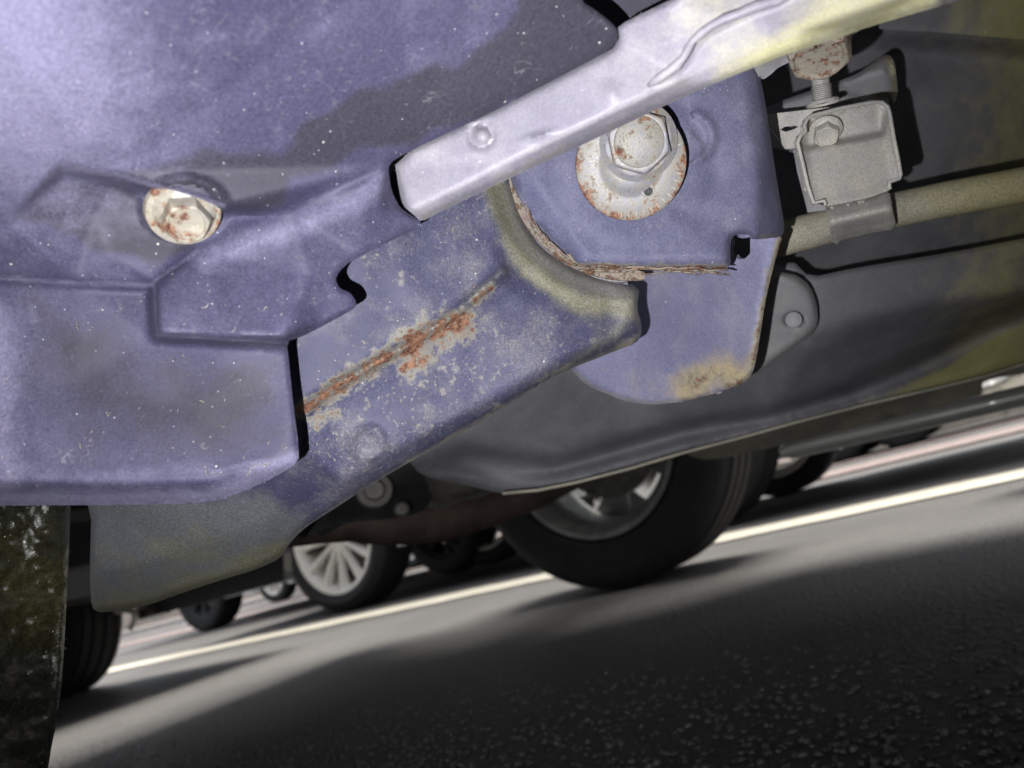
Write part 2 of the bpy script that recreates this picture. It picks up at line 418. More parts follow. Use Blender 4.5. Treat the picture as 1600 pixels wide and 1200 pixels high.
# ------------------------------------------------------------ setting
def struct(o): o['kind'] = 'structure'; return o
struct(mesh('ground', [(-300, -300, -.004), (300, -300, -.004), (300, 300, -.004), (-300, 300, -.004)], [(0, 1, 2, 3)], M['asphalt'], smooth=False))
struct(mesh('road', [(-120, -6, 0), (120, -6, 0), (120, 9.2, 0), (-120, 9.2, 0)], [(0, 1, 2, 3)], M['asphalt'], smooth=False))
def painted(x0, x1, y0, y1):
    n = int((x1-x0)/.12); V = []; Fc = []
    for i in range(n+1):
        x = x0+(x1-x0)*i/n; V += [(x, y0+random.uniform(-.012, .012), .004), (x, y1+random.uniform(-.012, .012), .004)]
    for i in range(n): Fc.append((2*i, 2*i+2, 2*i+3, 2*i+1))
    return struct(mesh('painted_line', V, Fc, M['paint'], smooth=False))
painted(-14, 8, 2.06, 2.30)
struct(box('brick_paving_strip', (-60, 4.5, -.02), (20, 5.25, .012), M['pink']))
struct(box('brick_paving_strip', (-60, 6.5, -.02), (20, 6.75, .012), M['pink']))
# kerb stones and pavement on the far side
for i in range(30):
    x = -24+i*1.0
    k = box('kerb_stone', (x, 9.22, -.02), (x+.985, 9.40, .12), M['kerb'], bev=.012); k['kind'] = 'structure'
struct(box('pavement', (-120, 9.41, -.05), (120, 14, .115), M['pink']))
wall = box('boundary_wall', (-60, 14.01, -.05), (60, 14.3, 2.6), M['wallm']); wall['label'] = 'long plain rendered wall behind the far pavement'; wall['category'] = 'wall'
# loose and proud aggregate near the lens
def aggregate():
    ph = (1+5**.5)/2
    oc = np.array([(1, 0, 0), (-1, 0, 0), (0, 1, 0), (0, -1, 0), (0, 0, 1), (0, 0, -1)], float)
    of = np.array([(0, 2, 4), (2, 1, 4), (1, 3, 4), (3, 0, 4), (2, 0, 5), (1, 2, 5), (3, 1, 5), (0, 3, 5)])
    n = 42000
    X = rng.uniform(-1.5, .75, n); Y = rng.uniform(.12, 1.5, n)
    keep = rng.random(n) < np.clip((.85-Y)*2.2, 0, 1); X = X[keep]; Y = Y[keep]; n = len(X)
    s = rng.uniform(.0016, .0046, n); V = []
    a = rng.uniform(0, 6.28, n)
    jit = rng.uniform(.7, 1.3, (n, 6, 1))
    P = oc[None]*jit*np.stack([s, s*rng.uniform(.6, 1, n), s*rng.uniform(.45, .8, n)], 1)[:, None, :]
    ca, sa = np.cos(a)[:, None], np.sin(a)[:, None]
    x = P[:, :, 0]*ca-P[:, :, 1]*sa; y = P[:, :, 0]*sa+P[:, :, 1]*ca
    V = np.stack([x+X[:, None], y+Y[:, None], P[:, :, 2]+.0004], 2).reshape(-1, 3)
    T = (of[None]+6*np.arange(n)[:, None, None]).reshape(-1, 3)
    me = bpy.data.meshes.new('asphalt_chippings'); me.vertices.add(len(V)); me.vertices.foreach_set('co', V.ravel().astype(np.float32))
    me.loops.add(T.size); me.loops.foreach_set('vertex_index', T.ravel().astype(np.int32))
    me.polygons.add(len(T)); me.polygons.foreach_set('loop_start', np.arange(0, T.size, 3, dtype=np.int32))
    me.update(calc_edges=True); me.validate()
    o = link('asphalt_chippings', me, M['stone']); o['kind'] = 'stuff'
    o['label'] = 'coarse dark stone chippings standing proud of the asphalt'; o['category'] = 'chippings'
aggregate()

# ------------------------------------------------------------ wheels and cars
def wheel(parent, x, y, out, r_=.315, w=.20, rimr=.205, style='alloy', spokes=10, disc=True):
    """out=+1: outer face towards +Y"""
    ax = np.array([0, out, 0.]); c = np.array([x, y, r_]); h = w/2
    mt = M['alloy'] if style == 'alloy' else M['rimgrey'] if style == 'steel' else M['black']
    prof = [(rimr*.93, h*.9), (rimr, h*.95), (rimr, h*.86), (rimr*.94, h*.7), (rimr*.88, .2*h), (rimr*.88, -.6*h), (rimr*.94, -h*.8), (rimr, -h*.88), (rimr, -h*.96), (rimr*.95, -h*.96), (rimr*.90, -h*.8), (rimr*.84, -h*.6), (rimr*.84, .2*h), (rimr*.90, .7*h), (rimr*.93, h*.9)]
    rim = lathe('wheel', c, ax, prof, mt, parent, 64)
    hub = lathe('hub', c, ax, [(.001, h*.62), (.035, h*.62), (.055, h*.5), (.06, h*.3), (.06, h*.1), (.001, h*.1)], mt, rim, 32)
    a, b, n = frame(ax)
    for k in range(spokes):
        t = 2*math.pi*k/spokes; d = a*math.cos(t)+b*math.sin(t); s = -a*math.sin(t)+b*math.cos(t)
        V = []; wd = .016 if spokes > 6 else .035
        for (q, ww, z0, z1) in ((.04, wd*.9, h*.35, h*.58), (rimr*.5, wd*.8, h*.45, h*.72), (rimr*.92, wd*1.3, h*.55, h*.84)):
            V += [c+d*q+s*ww+n*z0, c+d*q-s*ww+n*z0, c+d*q-s*ww*.6+n*z1, c+d*q+s*ww*.6+n*z1]
        Fc = []
        for j in (0, 4):
            for i in range(4): Fc.append((j+i, j+(i+1) % 4, j+4+(i+1) % 4, j+4+i))
        Fc += [(3, 2, 1, 0), (8, 9, 10, 11)]
        mesh('spoke', V, Fc, mt, rim, smooth=False)
    tp = [(rimr*.97, h*.80), (rimr*1.06, h*1.02), (r_*.86, h*1.08), (r_*.955, h*.95), (r_*.985, h*.80), (r_*.99, h*.68)]
    for g_ in (.62, .22, -.22, -.62): tp += [(r_, h*(g_+.10)), (r_, h*(g_+.07)), (r_*.978, h*(g_+.04)), (r_*.978, h*(g_-.04)), (r_, h*(g_-.07)), (r_, h*(g_-.10))]
    tp += [(r_*.99, -h*.74), (r_*.985, -h*.80), (r_*.955, -h*.95), (r_*.86, -h*1.08), (rimr*1.06, -h*1.02), (rimr*.97, -h*.80)]
    lathe('tyre', c, ax, tp, M['rubber'], rim, 72)
    if disc:
        lathe('brake_disc', c, ax, [(.05, -.01), (rimr*.62, -.01), (rimr*.62, .012), (.05, .012)], M['dirt'], rim, 40)
    return rim
def car_body(parent, x0, x1, y0, y1, zs, mat, arches, glass=True, prof=None, floor=.34, skip_near=False):
    """hollow body: two side skins with wheel arches, roof strip, floor pan; x0 is the rear"""
    L = x1-x0
    prof = prof or [(0, .30), (.0, .62), (.02, .95), (.12, 1.38), (.22, 1.46), (.55, 1.47), (.72, 1.02), (.97, .80), (1, .60), (1, .28)]
    top = [(x0+L*u, z) for u, z in prof]
    bot = []
    for (ax_, ar) in sorted(arches, reverse=True):
        a0 = math.acos(min(1, 0)) 
        pts = []
        for k in range(13):
            t = math.pi*k/12; z = .30+ar*math.sin(t); pts.append((ax_+ar*math.cos(t), z))
        bot += [(ax_+ar+.012, zs)]+pts+[(ax_-ar-.012, zs)]
    o2 = [(x1-.02, zs)]+bot+[(x0+.02, zs)]
    poly = top+o2
    fs = None
    for (yy, sg) in ((y0, -1), (y1, 1)):
        th = .03
        vs, es, fs, *_ = delaunay_2d_cdt([Vector(p) for p in poly], [(i, (i+1) % len(poly)) for i in range(len(poly))], [], 1, 1e-5)
        V = [(p[0], yy+(0 if j == 0 else -sg*th), p[1]) for j in (0, 1) for p in vs]; n = len(vs)
        Fc = [tuple(f) for f in fs]+[tuple(n+i for i in f[::-1]) for f in fs]
        Fc += [(i, (i+1) % len(poly), n+(i+1) % len(poly), n+i) for i in range(len(poly))]
        mesh('side_panel', V, Fc, mat, parent, smooth=False)
        if glass:
            g = [(x0+L*.14, 1.33), (x0+L*.23, 1.40), (x0+L*.545, 1.40), (x0+L*.68, 1.02), (x0+L*.09, 1.0)]
            gv = [(p[0], yy+sg*.004, p[1]) for p in g]+[(p[0], yy-sg*.001, p[1]) for p in g]
            mesh('side_window', gv, [(0, 1, 2, 3, 4), (9, 8, 7, 6, 5)]+[(i, 5+i, 5+(i+1) % 5, (i+1) % 5) for i in range(5)], M['glass'], parent, smooth=False)
    V = []; Fc = []
    for (x, z) in top: V += [(x, y0+.03, z), (x, y1-.03, z)]
    for i in range(len(top)-1): Fc.append((2*i, 2*i+1, 2*i+3, 2*i+2))
    rf = mesh('body_shell', V, Fc, mat, parent, smooth=False); s = rf.modifiers.new('s', 'SOLIDIFY'); s.thickness = .02; s.offset = 0
    box('floor_pan', (x0+.03, y0+.04, floor), (x1-.03, y1-.04, floor+.02), M['black'], parent)

# the car overhead
car = thing('parked_car', (0.6, .8, 0), 'dark car seen close from underneath, with rusty suspension parts and a black rear tyre', 'car')
car_body(car, -1.38, 2.75, -.32, 1.42, .33, M['darkpaint'], [(-.76, .37), (1.95, .37)], floor=.62)
box('rear_light_skirt', (-1.37, -.31, .30), (-1.33, 1.38, .40), M['black'], car, bev=.01)  # added low at the rear to cut daylight under the car
box('near_light_skirt', (-1.36, -.335, .11), (2.6, -.30, .345), M['darkpaint'], car, bev=.01)  # unseen skirt, added to block daylight from the near side
box('front_light_skirt', (2.60, -.31, .12), (2.70, 1.38, .36), M['black'], car, bev=.01)  # unseen, added to stop daylight entering from the front
wA = wheel(car, -.76, 1.60, 1, r_=.315, w=.235, style='steel', spokes=5)
wheel(car, 1.95, 1.585, 1, r_=.312, w=.20, style='steel', spokes=5)
wheel(car, 1.95, -.18, -1, r_=.312, w=.20, style='steel', spokes=5)
# far sill seen under the tank
def bar(name, pts, rad, mat, parent, flat=1.0): return tube(name, pts, rad, mat, parent, 16, flat)
PY = lambda x, y, Y: CAM+ray(x, y)*(Y/ray(x, y)[1])
sa, sb = PY(1218, 707, 1.18), PY(1600, 618, 1.18)
bar('sill_strip', [sa+(sb-sa)*q for q in (0, .02, .06, .3, .6, 1, 1.5, 2.5)], [.003, .007, .009, .009, .009, .009, .009, .009], M['silver'], car, 1.5)

# silver car on the far side of the painted line
c2 = thing('parked_car', (-1.6, 3.4, 0), 'silver car with a many-spoked alloy wheel, parked beyond the painted line', 'car')
car_body(c2, -3.62, .55, 2.56, 4.05, .225, M['silver'], [(-2.70, .38), (-.97, .37)], floor=.30)
wheel(c2, -2.70, 2.66, -1, r_=.335, w=.22, rimr=.25, spokes=12)
wheel(c2, -.97, 2.66, -1, r_=.325, w=.22, rimr=.225, spokes=11)
wheel(c2, -2.76, 3.92, 1, r_=.315, w=.21, rimr=.225, spokes=10)
wheel(c2, -.97, 3.92, 1, r_=.315, w=.21, rimr=.225, spokes=10)
# dark car parked behind ours
c3 = thing('parked_car', (-4.0, .8, 0), 'black car with a bright bumper trim, its wheel half hidden behind the mud flap', 'car')
car_body(c3, -6.05, -1.93, .08, 1.66, .200, M['darkpaint'], [(-3.13, .36), (-5.3, .36)], floor=.30)
for x in (-3.13, -5.3):
    wheel(c3, x, 1.53, 1, style='steel', spokes=5); wheel(c3, x, .1, -1, style='steel', spokes=5)
P3 = lambda x, y, Y: CAM+ray(x, y)*(Y/ray(x, y)[1])
tube('bumper_trim', [P3(96, 988, 1.60), P3(122, 975, 1.60), P3(147, 964, 1.60), P3(178, 954, 1.60), P3(200, 952, 1.60), P3(211, 957, 1.60), P3(211, 970, 1.60), P3(204, 982, 1.60)],
     [.003, .009, .013, .014, .013, .012, .011, .010], M["alloy"], c3, 12)
# far row
def far_car(x0, y0, mat, lab, style):
    c = thing('parked_car', (x0+2, y0+.8, 0), lab, 'car')
    car_body(c, x0, x0+4.1, y0, y0+1.65, .21, mat, [(x0+.8, .36), (x0+3.3, .36)], floor=.30)
    for x in (x0+.8, x0+3.3):
        wheel(c, x, y0+.14, -1, style=style, spokes=8); wheel(c, x, y0+1.5, 1, style=style, spokes=8, disc=False)
    return c
far_car(-6.35, 3.75, M['darkpaint'], 'dark car seen only by its low wheels beyond the gap on the left', 'dark')
far_car(-9.6, 7.1, M['silver'], 'silver car in the far row, furthest left by the kerb', 'alloy')
far_car(-4.6, 7.1, M['darkpaint'], 'dark car with bright alloy wheels in the far row by the kerb', 'alloy')
far_car(-1.55, 7.15, M['silver'], 'silver car in the far row, furthest right by the kerb', 'alloy')

# ------------------------------------------------------------ underside of the car: pressed panels
def poly_attr(poly, soft=14): return lambda P: sd_mask(P+np.stack([vnoise(P, 40, 3), vnoise(P, 40, 5)], 1)*26, poly, soft)
def line_attr(lines): 
    return lambda P: np.max([np.clip(1-pl_dist(P, l, False)/w, 0, 1)*a for (l, w, a) in lines], axis=0)

# --- subframe cover (upper left)
ol = [(-230, -230), (850, -230), (905, 0), (940, 22), (963, 43), (966, 60), (960, 72), (945, 83), (850, 133), (760, 180), (680, 217), (614, 250),
      (606, 262), (612, 300), (625, 325), (645, 338), (658, 346), (655, 356), (630, 367), (590, 387), (565, 400), (545, 410), (530, 424), (524, 437),
      (530, 450), (548, 458), (557, 472), (555, 481), (540, 490), (500, 512), (470, 527), (448, 533), (452, 570), (458, 630), (466, 690), (467, 722),
      (430, 745), (380, 768), (325, 786), (200, 789), (-230, 791)]
cr1 = [(614, 256), (450, 330), (310, 390), (240, 440)]
ctrl = [(-230, -230, 10.2), (850, -230, 7.0), (963, 43, 5.80), (945, 83, 5.62), (614, 256, 5.36), (605, 300, 5.1), (658, 350, 5.0), (565, 400, 5.12), (524, 437, 5.2), (557, 478, 5.15),
        (448, 533, 5.30), (450, 330, 5.36), (310, 390, 5.28), (240, 440, 5.32), (570, 290, 5.42), (596, 300, 5.30), (600, 330, 5.22), (480, 430, 5.34),
        (247, 450, 5.52), (250, 518, 5.74), (262, 524, 5.74), (440, 528, 5.58), (500, 500, 5.28),
        (231, 452, 5.10), (236, 532, 5.18), (440, 543, 5.12), (462, 560, 5.10), (466, 722, 5.15),
        (-230, 420, 5.62), (120, 437, 5.42), (231, 445, 5.25), (-230, 432, 5.50), (120, 449, 5.30), (-230, 560, 5.42), (120, 600, 5.28), (300, 640, 5.20),
        (-230, 745, 5.62), (200, 757, 5.42), (330, 752, 5.32), (430, 728, 5.20), (-230, 797, 5.05), (200, 792, 4.98), (325, 789, 4.98), (382, 775, 4.98), (442, 748, 5.0), (478, 728, 5.02), (478, 600, 5.1), (470, 540, 5.12),
        (95, 256, 6.28), (180, 271, 6.10), (350, 321, 5.78), (15, 345, 5.95), (100, 275, 5.85), (180, 289, 5.50), (345, 334, 5.22), (60, 350, 5.75), (170, 400, 5.42), (290, 372, 5.24), (240, 335, 5.30), (150, 330, 5.50), (330, 360, 5.25)]
crs = [cr1, [(-230, -230), (850, -230)], [(247, 450), (250, 518), (262, 524), (440, 528)], [(231, 452), (236, 532), (440, 543)], [(-230, 420), (120, 437), (231, 445)],
       [(-230, 745), (200, 757), (330, 752), (430, 728), (466, 722)], [(95, 256), (180, 271), (350, 321)], [(100, 275), (180, 289), (345, 334)], [(15, 345), (95, 256)], [(60, 350), (100, 275)]]
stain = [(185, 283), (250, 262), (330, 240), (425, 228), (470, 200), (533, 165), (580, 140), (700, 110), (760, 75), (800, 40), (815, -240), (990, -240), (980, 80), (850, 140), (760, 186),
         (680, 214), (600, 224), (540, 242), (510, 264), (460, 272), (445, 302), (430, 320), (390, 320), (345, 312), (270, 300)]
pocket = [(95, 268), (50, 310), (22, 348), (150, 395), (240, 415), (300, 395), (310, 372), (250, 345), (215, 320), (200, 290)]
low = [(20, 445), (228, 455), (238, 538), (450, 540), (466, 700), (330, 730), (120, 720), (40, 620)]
def cover_stain_shade(P): return np.maximum.reduce([poly_attr(stain, 24)(P), .78*poly_attr(pocket, 16)(P), (.66+vnoise(P, 90, 91)*.12)*poly_attr(low, 90)(P)])  # stain, dark pocket, and the shade of the lower face painted in
dust_and_light = line_attr([([(-60, 430), (120, 443), (238, 446)], 12, .8), ([(240, 446), (245, 524), (448, 536)], 7, .8), ([(240, 440), (310, 392)], 9, .8), ([(95, 260), (180, 273), (350, 322)], 8, 1.1),
    ([(330, 738), (400, 722), (466, 718)], 14, .7), ([(-60, 790), (325, 786), (467, 724)], 48, 1.15), ([(-60, 740), (60, 730)], 60, .55), ([(40, 430), (50, 500)], 60, .5), ([(0, 500), (10, 760)], 110, .75), ([(60, 745), (330, 735)], 60, .6), ([(470, 545), (464, 700)], 6, .7),
    ([(310, 330), (520, 280), (600, 262)], 10, .35), ([(-80, -80), (40, 150)], 480, 1.0), ([(80, 90), (500, 40)], 150, .5), ([(0, 350), (80, 370), (170, 398)], 14, .5), ([(320, 410), (480, 350), (590, 295)], 62, .72), ([(270, 500), (420, 470), (540, 400)], 50, .35), ([(610, 255), (614, 310), (655, 350)], 8, .5)])  # dust on edges, plus light painted on top left, folds and bottom lip
def cover_bump(P):
    d = np.linalg.norm((P-np.array([288, 325]))*[1, 1.35], axis=1)
    b = .06*np.clip(1-np.abs(d-62)/14, 0, 1)-.05*(d < 52)
    return b+vnoise(P, 170, 8)*.05+vnoise(P, 60, 9)*.014
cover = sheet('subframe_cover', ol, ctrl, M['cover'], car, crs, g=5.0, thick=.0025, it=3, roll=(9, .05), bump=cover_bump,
              masks={'tone': cover_stain_shade, 'dust': dust_and_light})
# bolt in the pocket
bd = W(288, 330, 5.42)
axb = CAM-bd; axb = axb/np.linalg.norm(axb)*.78 - UP*.50 + RT*.10
fl = lathe('washer', W(286, 328, 5.62), axb, [(.001, 0), (.0080, 0), (.0084, .0006), (.0080, .0018), (.0060, .0022), (.001, .0022)], M['bolt'], cover, 48)
hex_head('flange_bolt', W(288, 330, 5.65), axb, .0050, .0066, M['bolt'], cover, flange=.0070)

# --- rail
rl = [(616, 247), (760, 178), (850, 131), (945, 83), (960, 74), (965, 60), (961, 42), (1046, 0), (1170, -60), (1680, -60), (1489, 4), (1353, 43), (1319, 57), (1233, 83), (1183, 103), (1066, 152),
      (896, 233), (800, 277), (740, 306), (690, 330), (658, 347), (648, 337), (630, 322), (624, 300)]
up_c = [(640, 330), (800, 250), (950, 178), (1066, 122), (1250, 50), (1450, -20), (1640, -75)]
rc_ = [(616, 247, 5.10), (850, 131, 5.42), (963, 60, 5.62), (1046, 0, 6.0), (1170, -60, 6.4), (1680, -60, 6.9), (648, 347, 4.98), (1066, 160, 5.35), (1353, 47, 5.75), (1489, 4, 6.0),
       (640, 330, 5.14), (800, 250, 5.36), (950, 178, 5.58), (1066, 122, 5.72), (1250, 50, 6.05), (1450, -20, 6.5), (1640, -75, 6.9), (615, 262, 5.08), (800, 280, 5.16), (896, 236, 5.2), (940, 10, 5.8), (600, 230, 5.1), (1500, 60, 6.0), (1700, -20, 6.5), (640, 370, 4.95), (1250, 180, 5.5)]
weld = [(1025, 128), (1055, 105), (1068, 92), (1079, 67), (1109, 42), (1149, 22), (1216, 0), (1290, -38)]
def rail_bump(P):
    b = .05*np.exp(-(np.linalg.norm(P-[752, 212], axis=1)/13)**2)-.06*np.exp(-((np.linalg.norm(P-[752, 212], axis=1)-17)/5)**2)
    below = inside(P, [(1025, 128), (1055, 105), (1079, 67), (1109, 42), (1149, 22), (1216, 0), (1290, -38), (1290, 400), (1025, 400)])
    b += .07*np.clip(pl_dist(P, weld)/14, 0, 1)*below*np.clip((1290-P[:, 0])/90, 0, 1)*np.clip((P[:, 0]-1025)/40, 0, 1)
    b += .05*np.exp(-((P[:, 0]-840)/22)**2-((P[:, 1]-213-(P[:, 0]-840)*-.3)/5)**2)
    b += .03*np.exp(-(np.linalg.norm(P-[955, 145], axis=1)/14)**2)
    return b+vnoise(P, 90, 21)*.05
rail = sheet('brace_rail', rl, rc_, M['rail'], car, [up_c], g=5.5, thick=.003, it=2, roll=(7, .10), bump=rail_bump,
    masks={'olive': lambda P: np.clip((P[:, 0]-900)/420, 0, .62)*(.8+.8*vnoise(P, 120, 2))+line_attr([([(1180, 90), (1330, 35), (1440, -15)], 36, 1.0)])(P)*np.clip((P[:, 0]-1160)/170, 0, 1),  # yellow cast of the torch light towards the right, painted in
           'dust': line_attr([(up_c, 14, .7), (weld, 9, .9), ([(660, 345), (900, 230), (1180, 100)], 14, .5)]),
           'rust': line_attr([(weld, 10, .42), ([(660, 340), (800, 268), (900, 222), (1000, 178)], 9, .34)])})

tube('weld_bead', [W(x+vx, y, z) for (x, y), z, vx in zip([(1012, 134), (1025, 126), (1042, 114), (1058, 102), (1068, 90), (1074, 77), (1082, 64), (1096, 52), (1112, 41), (1130, 31), (1150, 23), (1180, 11), (1216, 1), (1250, -18), (1290, -38)], np.linspace(5.76, 6.42, 15), rng.normal(0, .8, 15))], [.0004]+list(rng.uniform(.0008, .0013, 13))+[.0006], M['rail'], rail, 8)
sheet('cross_member', [(840, -230), (1300, -230), (1060, -10), (985, 60), (900, 80), (860, 40)], [(840, -230, 5.0), (1300, -230, 5.2), (985, 60, 4.8), (860, 40, 4.7)], M['cover'], car, g=9, thick=.002, it=0, masks={'tone': lambda P: np.full(len(P), .6)})
# --- control arm
ao = [(95, 700), (300, 640), (440, 520), (560, 380), (600, 250), (795, 225), (800, 300), (818, 350), (845, 388), (890, 418), (940, 436), (1000, 446), (995, 480), (1002, 505), (1003, 520), (995, 536), (960, 549), (915, 567), (890, 577),
      (830, 608), (760, 655), (700, 688), (640, 722), (580, 757), (530, 790), (480, 822), (462, 838), (448, 855), (436, 874), (400, 890), (350, 905), (280, 928), (235, 945), (180, 955), (155, 957), (143, 950), (140, 900), (143, 790)]
ac = [(95, 700, 3.7), (143, 790, 3.6), (140, 900, 3.4), (150, 957, 3.2), (235, 945, 3.25), (280, 860, 3.6), (400, 890, 3.5), (436, 874, 3.5), (420, 810, 3.9), (462, 838, 3.7), (300, 640, 4.3), (440, 520, 4.45), (560, 380, 4.4),
      (600, 250, 4.3), (900, 180, 3.85), (480, 640, 4.42), (600, 560, 4.38), (700, 500, 4.30), (780, 430, 4.20), (512, 668, 4.36), (622, 592, 4.32), (722, 532, 4.23), (800, 462, 4.15),
      (470, 700, 4.42), (530, 790, 3.95), (640, 722, 4.02), (760, 655, 3.98), (890, 577, 3.92), (1003, 520, 3.85), (800, 260, 4.0), (815, 345, 3.98), (845, 385, 3.96), (890, 415, 3.94), (950, 434, 3.92), (1000, 446, 3.88), (960, 549, 3.80),
      (540, 750, 4.22), (640, 690, 4.25), (760, 630, 4.18), (890, 555, 4.10), (960, 530, 3.98), (860, 478, 4.10), (760, 330, 4.16), (790, 415, 4.14), (990, 485, 3.98)]
ridge = [(478, 640), (520, 605), (600, 560), (650, 530), (700, 498), (740, 465), (785, 425)]
rustln = line_attr([([(476, 640), (530, 600), (575, 575), (610, 555)], 26, .92), ([(610, 552), (640, 530), (665, 520)], 12, .6), ([(640, 545), (665, 524), (690, 515), (722, 510)], 46, .82), ([(700, 512), (722, 503)], 36, .95),
    ([(635, 572), (655, 560)], 32, .8), ([(745, 468), (768, 452)], 16, .8), ([(478, 655), (500, 652), (525, 645)], 15, .75), ([(488, 662), (496, 668)], 12, .7), ([(610, 500), (640, 480)], 8, .4), ([(655, 600), (660, 598)], 9, .5), ([(640, 722), (760, 650), (890, 572), (1000, 538)], 10, .42), ([(975, 540), (1000, 520)], 14, .3)])
def arm_olive(P):
    return np.maximum.reduce([1.0*np.clip(1-pl_dist(P, [(770, 290), (800, 360), (830, 420), (900, 470), (990, 480)])/46, 0, 1), (.50+vnoise(P, 160, 17)*.3)*np.clip((P[:, 1]-740)/110, 0, 1)*np.clip((520-P[:, 0])/200, 0, 1),
        .55*np.clip(1-pl_dist(P, [(850, 400), (980, 500), (900, 570)])/60, 0, 1), .5*np.clip(1-pl_dist(P, ridge)/36, 0, 1), .55*np.clip(1-pl_dist(P, [(640, 722), (890, 577), (1000, 530)])/14, 0, 1)])
def arm_spots(P):
    a = .95*np.clip(1-pl_dist(P, [(800, 300), (812, 360), (850, 405), (905, 440), (985, 458)])/42, 0, 1)+.42*np.clip(1-pl_dist(P, [(600, 560), (700, 520), (790, 450)])/60, 0, 1)+.35*np.clip(1-pl_dist(P, [(800, 600), (960, 520)])/50, 0, 1)
    r = np.random.default_rng(77)
    cl_ = [(660, 430, 70, 60), (840, 560, 90, 40), (900, 500, 60, 40), (650, 590, 60, 30), (700, 620, 70, 40), (540, 650, 40, 40), (800, 600, 60, 30)]
    for _ in range(420):
        k_ = cl_[r.integers(len(cl_))]
        c = (r.normal(k_[0], k_[2]*.6), r.normal(k_[1], k_[3]*.6)) if r.random() < .8 else (r.uniform(490, 990), r.uniform(350, 700)); q = r.uniform(1.5, 6)*(1+.8*(r.random() < .12))
        a = np.maximum(a, np.clip(1.25-np.linalg.norm(P-c, axis=1)/q, 0, 1)*r.uniform(.4, .95))
    a = np.maximum(a, .95*np.clip(2.6-np.linalg.norm(P-[573, 692], axis=1)/10, 0, .55))
    a = np.maximum(a, .85*np.clip(1-pl_dist(P, [(440, 852), (530, 790), (640, 722), (760, 655), (890, 577), (960, 549), (1003, 520), (988, 466)])/13, 0, 1))
    a = np.maximum(a, np.clip(1-pl_dist(P, [(470, 800), (540, 765), (640, 705)])/26, 0, .5))
    return a
def arm_bump(P):
    b = .07*np.exp(-(pl_dist(P, ridge)/8)**2)
    b += .03*np.exp(-((np.linalg.norm(P-[573, 692], axis=1)-24)/6)**2)
    # flare up to the bushing
    d = np.linalg.norm(P-[985, 240], axis=1); b += .035*np.exp(-((d-232)/14)**2)*(P[:, 1] > 250)
    return b+vnoise(P, 120, 31)*.05+vnoise(P, 30, 32)*.012
arm = sheet('control_arm', ao, ac, M['arm'], car, [[(480, 640), (600, 560), (700, 500), (780, 430)], [(512, 668), (622, 592), (722, 532), (800, 462)], [(540, 750), (640, 690), (760, 630), (890, 555), (960, 530)]],
    g=5.5, thick=.004, it=3, roll=(10, .10), bump=arm_bump, masks={'rust': rustln, 'olive': lambda P: np.maximum(arm_olive(P), .8*np.clip(1-pl_dist(P, [(150, 950), (235, 940), (350, 900), (440, 860)])/60, 0, 1)), 'dust': arm_spots,
    'tone': lambda P: np.maximum(.0*sd_mask(P, [(560, 420), (720, 360), (740, 420), (650, 500), (560, 520)], 40), .95*np.clip((P[:, 1]-735)/80, 0, 1)*np.clip((530-P[:, 0])/110, 0, 1))})
# --- bushing sleeve: cylinder round the cam bolt
cb = W(985, 240, 4.10); axc = CAM-cb; axc /= np.linalg.norm(axc); axc = axc+UP*-.10+RT*-.04; axc /= np.linalg.norm(axc)
rr = 206/FPX/4.10
slv = lathe('bushing_sleeve', cb, axc, [(rr*.80, .0028), (rr*.93, .0034), (rr*.98, .0030), (rr*1.0, .0018), (rr*1.01, .0006), (rr*1.06, .0000), (rr*1.12, -.002), (rr*1.25, -.008), (rr*1.2, -.014), (rr*.8, -.016)], M['sleeve'], car, 70, up=UP, arc=(R(178), R(268)), squash=lambda t, z: 1-.09*max(0, min(1, (t-R(262))/R(18)))**2)
slv2 = lathe('sleeve_lip', cb, axc, [(rr*.88, .0036), (rr*.955, .0042), (rr*.968, .0036), (rr*.965, .0024)], M['rust_edge'], slv, 60, up=UP, arc=(R(182), R(276)))

# --- mounting bracket
bo = [(790, 200), (795, 275), (812, 312), (835, 345), (862, 378), (885, 403), (905, 416), (960, 419), (1040, 420), (1100, 421), (1136, 421), (1142, 412), (1141, 392), (1143, 372), (1150, 366), (1172, 367), (1174, 375), (1222, 370), (1226, 355),
      (1222, 330), (1212, 270), (1203, 210), (1196, 160), (1184, 100), (1178, 40), (900, 60)]
bc = [(790, 200, 4.3), (795, 275, 4.25), (905, 416, 4.30), (885, 403, 4.20), (1136, 421, 4.22), (1150, 366, 4.22), (1222, 370, 3.98), (1196, 160, 4.14), (1178, 40, 4.16), (900, 60, 4.3), (1000, 300, 4.26), (1180, 370, 4.18),
      (1165, 160, 4.24), (1185, 300, 4.21), (1150, 40, 4.2), (870, 330, 4.3), (915, 398, 4.33), (1130, 404, 4.28), (840, 290, 4.32)]
def br_bump(P):
    d = np.linalg.norm(P-[990, 265], axis=1)
    b = -.014*np.exp(-((d-128)/16)**2)+.035*np.exp(-((np.linalg.norm(P-[1075, 215], axis=1)-38)/8)**2)*(P[:, 0] > 1080)*(P[:, 1] < 260)
    return b+vnoise(P, 130, 41)*.03+vnoise(P, 28, 42)*.006
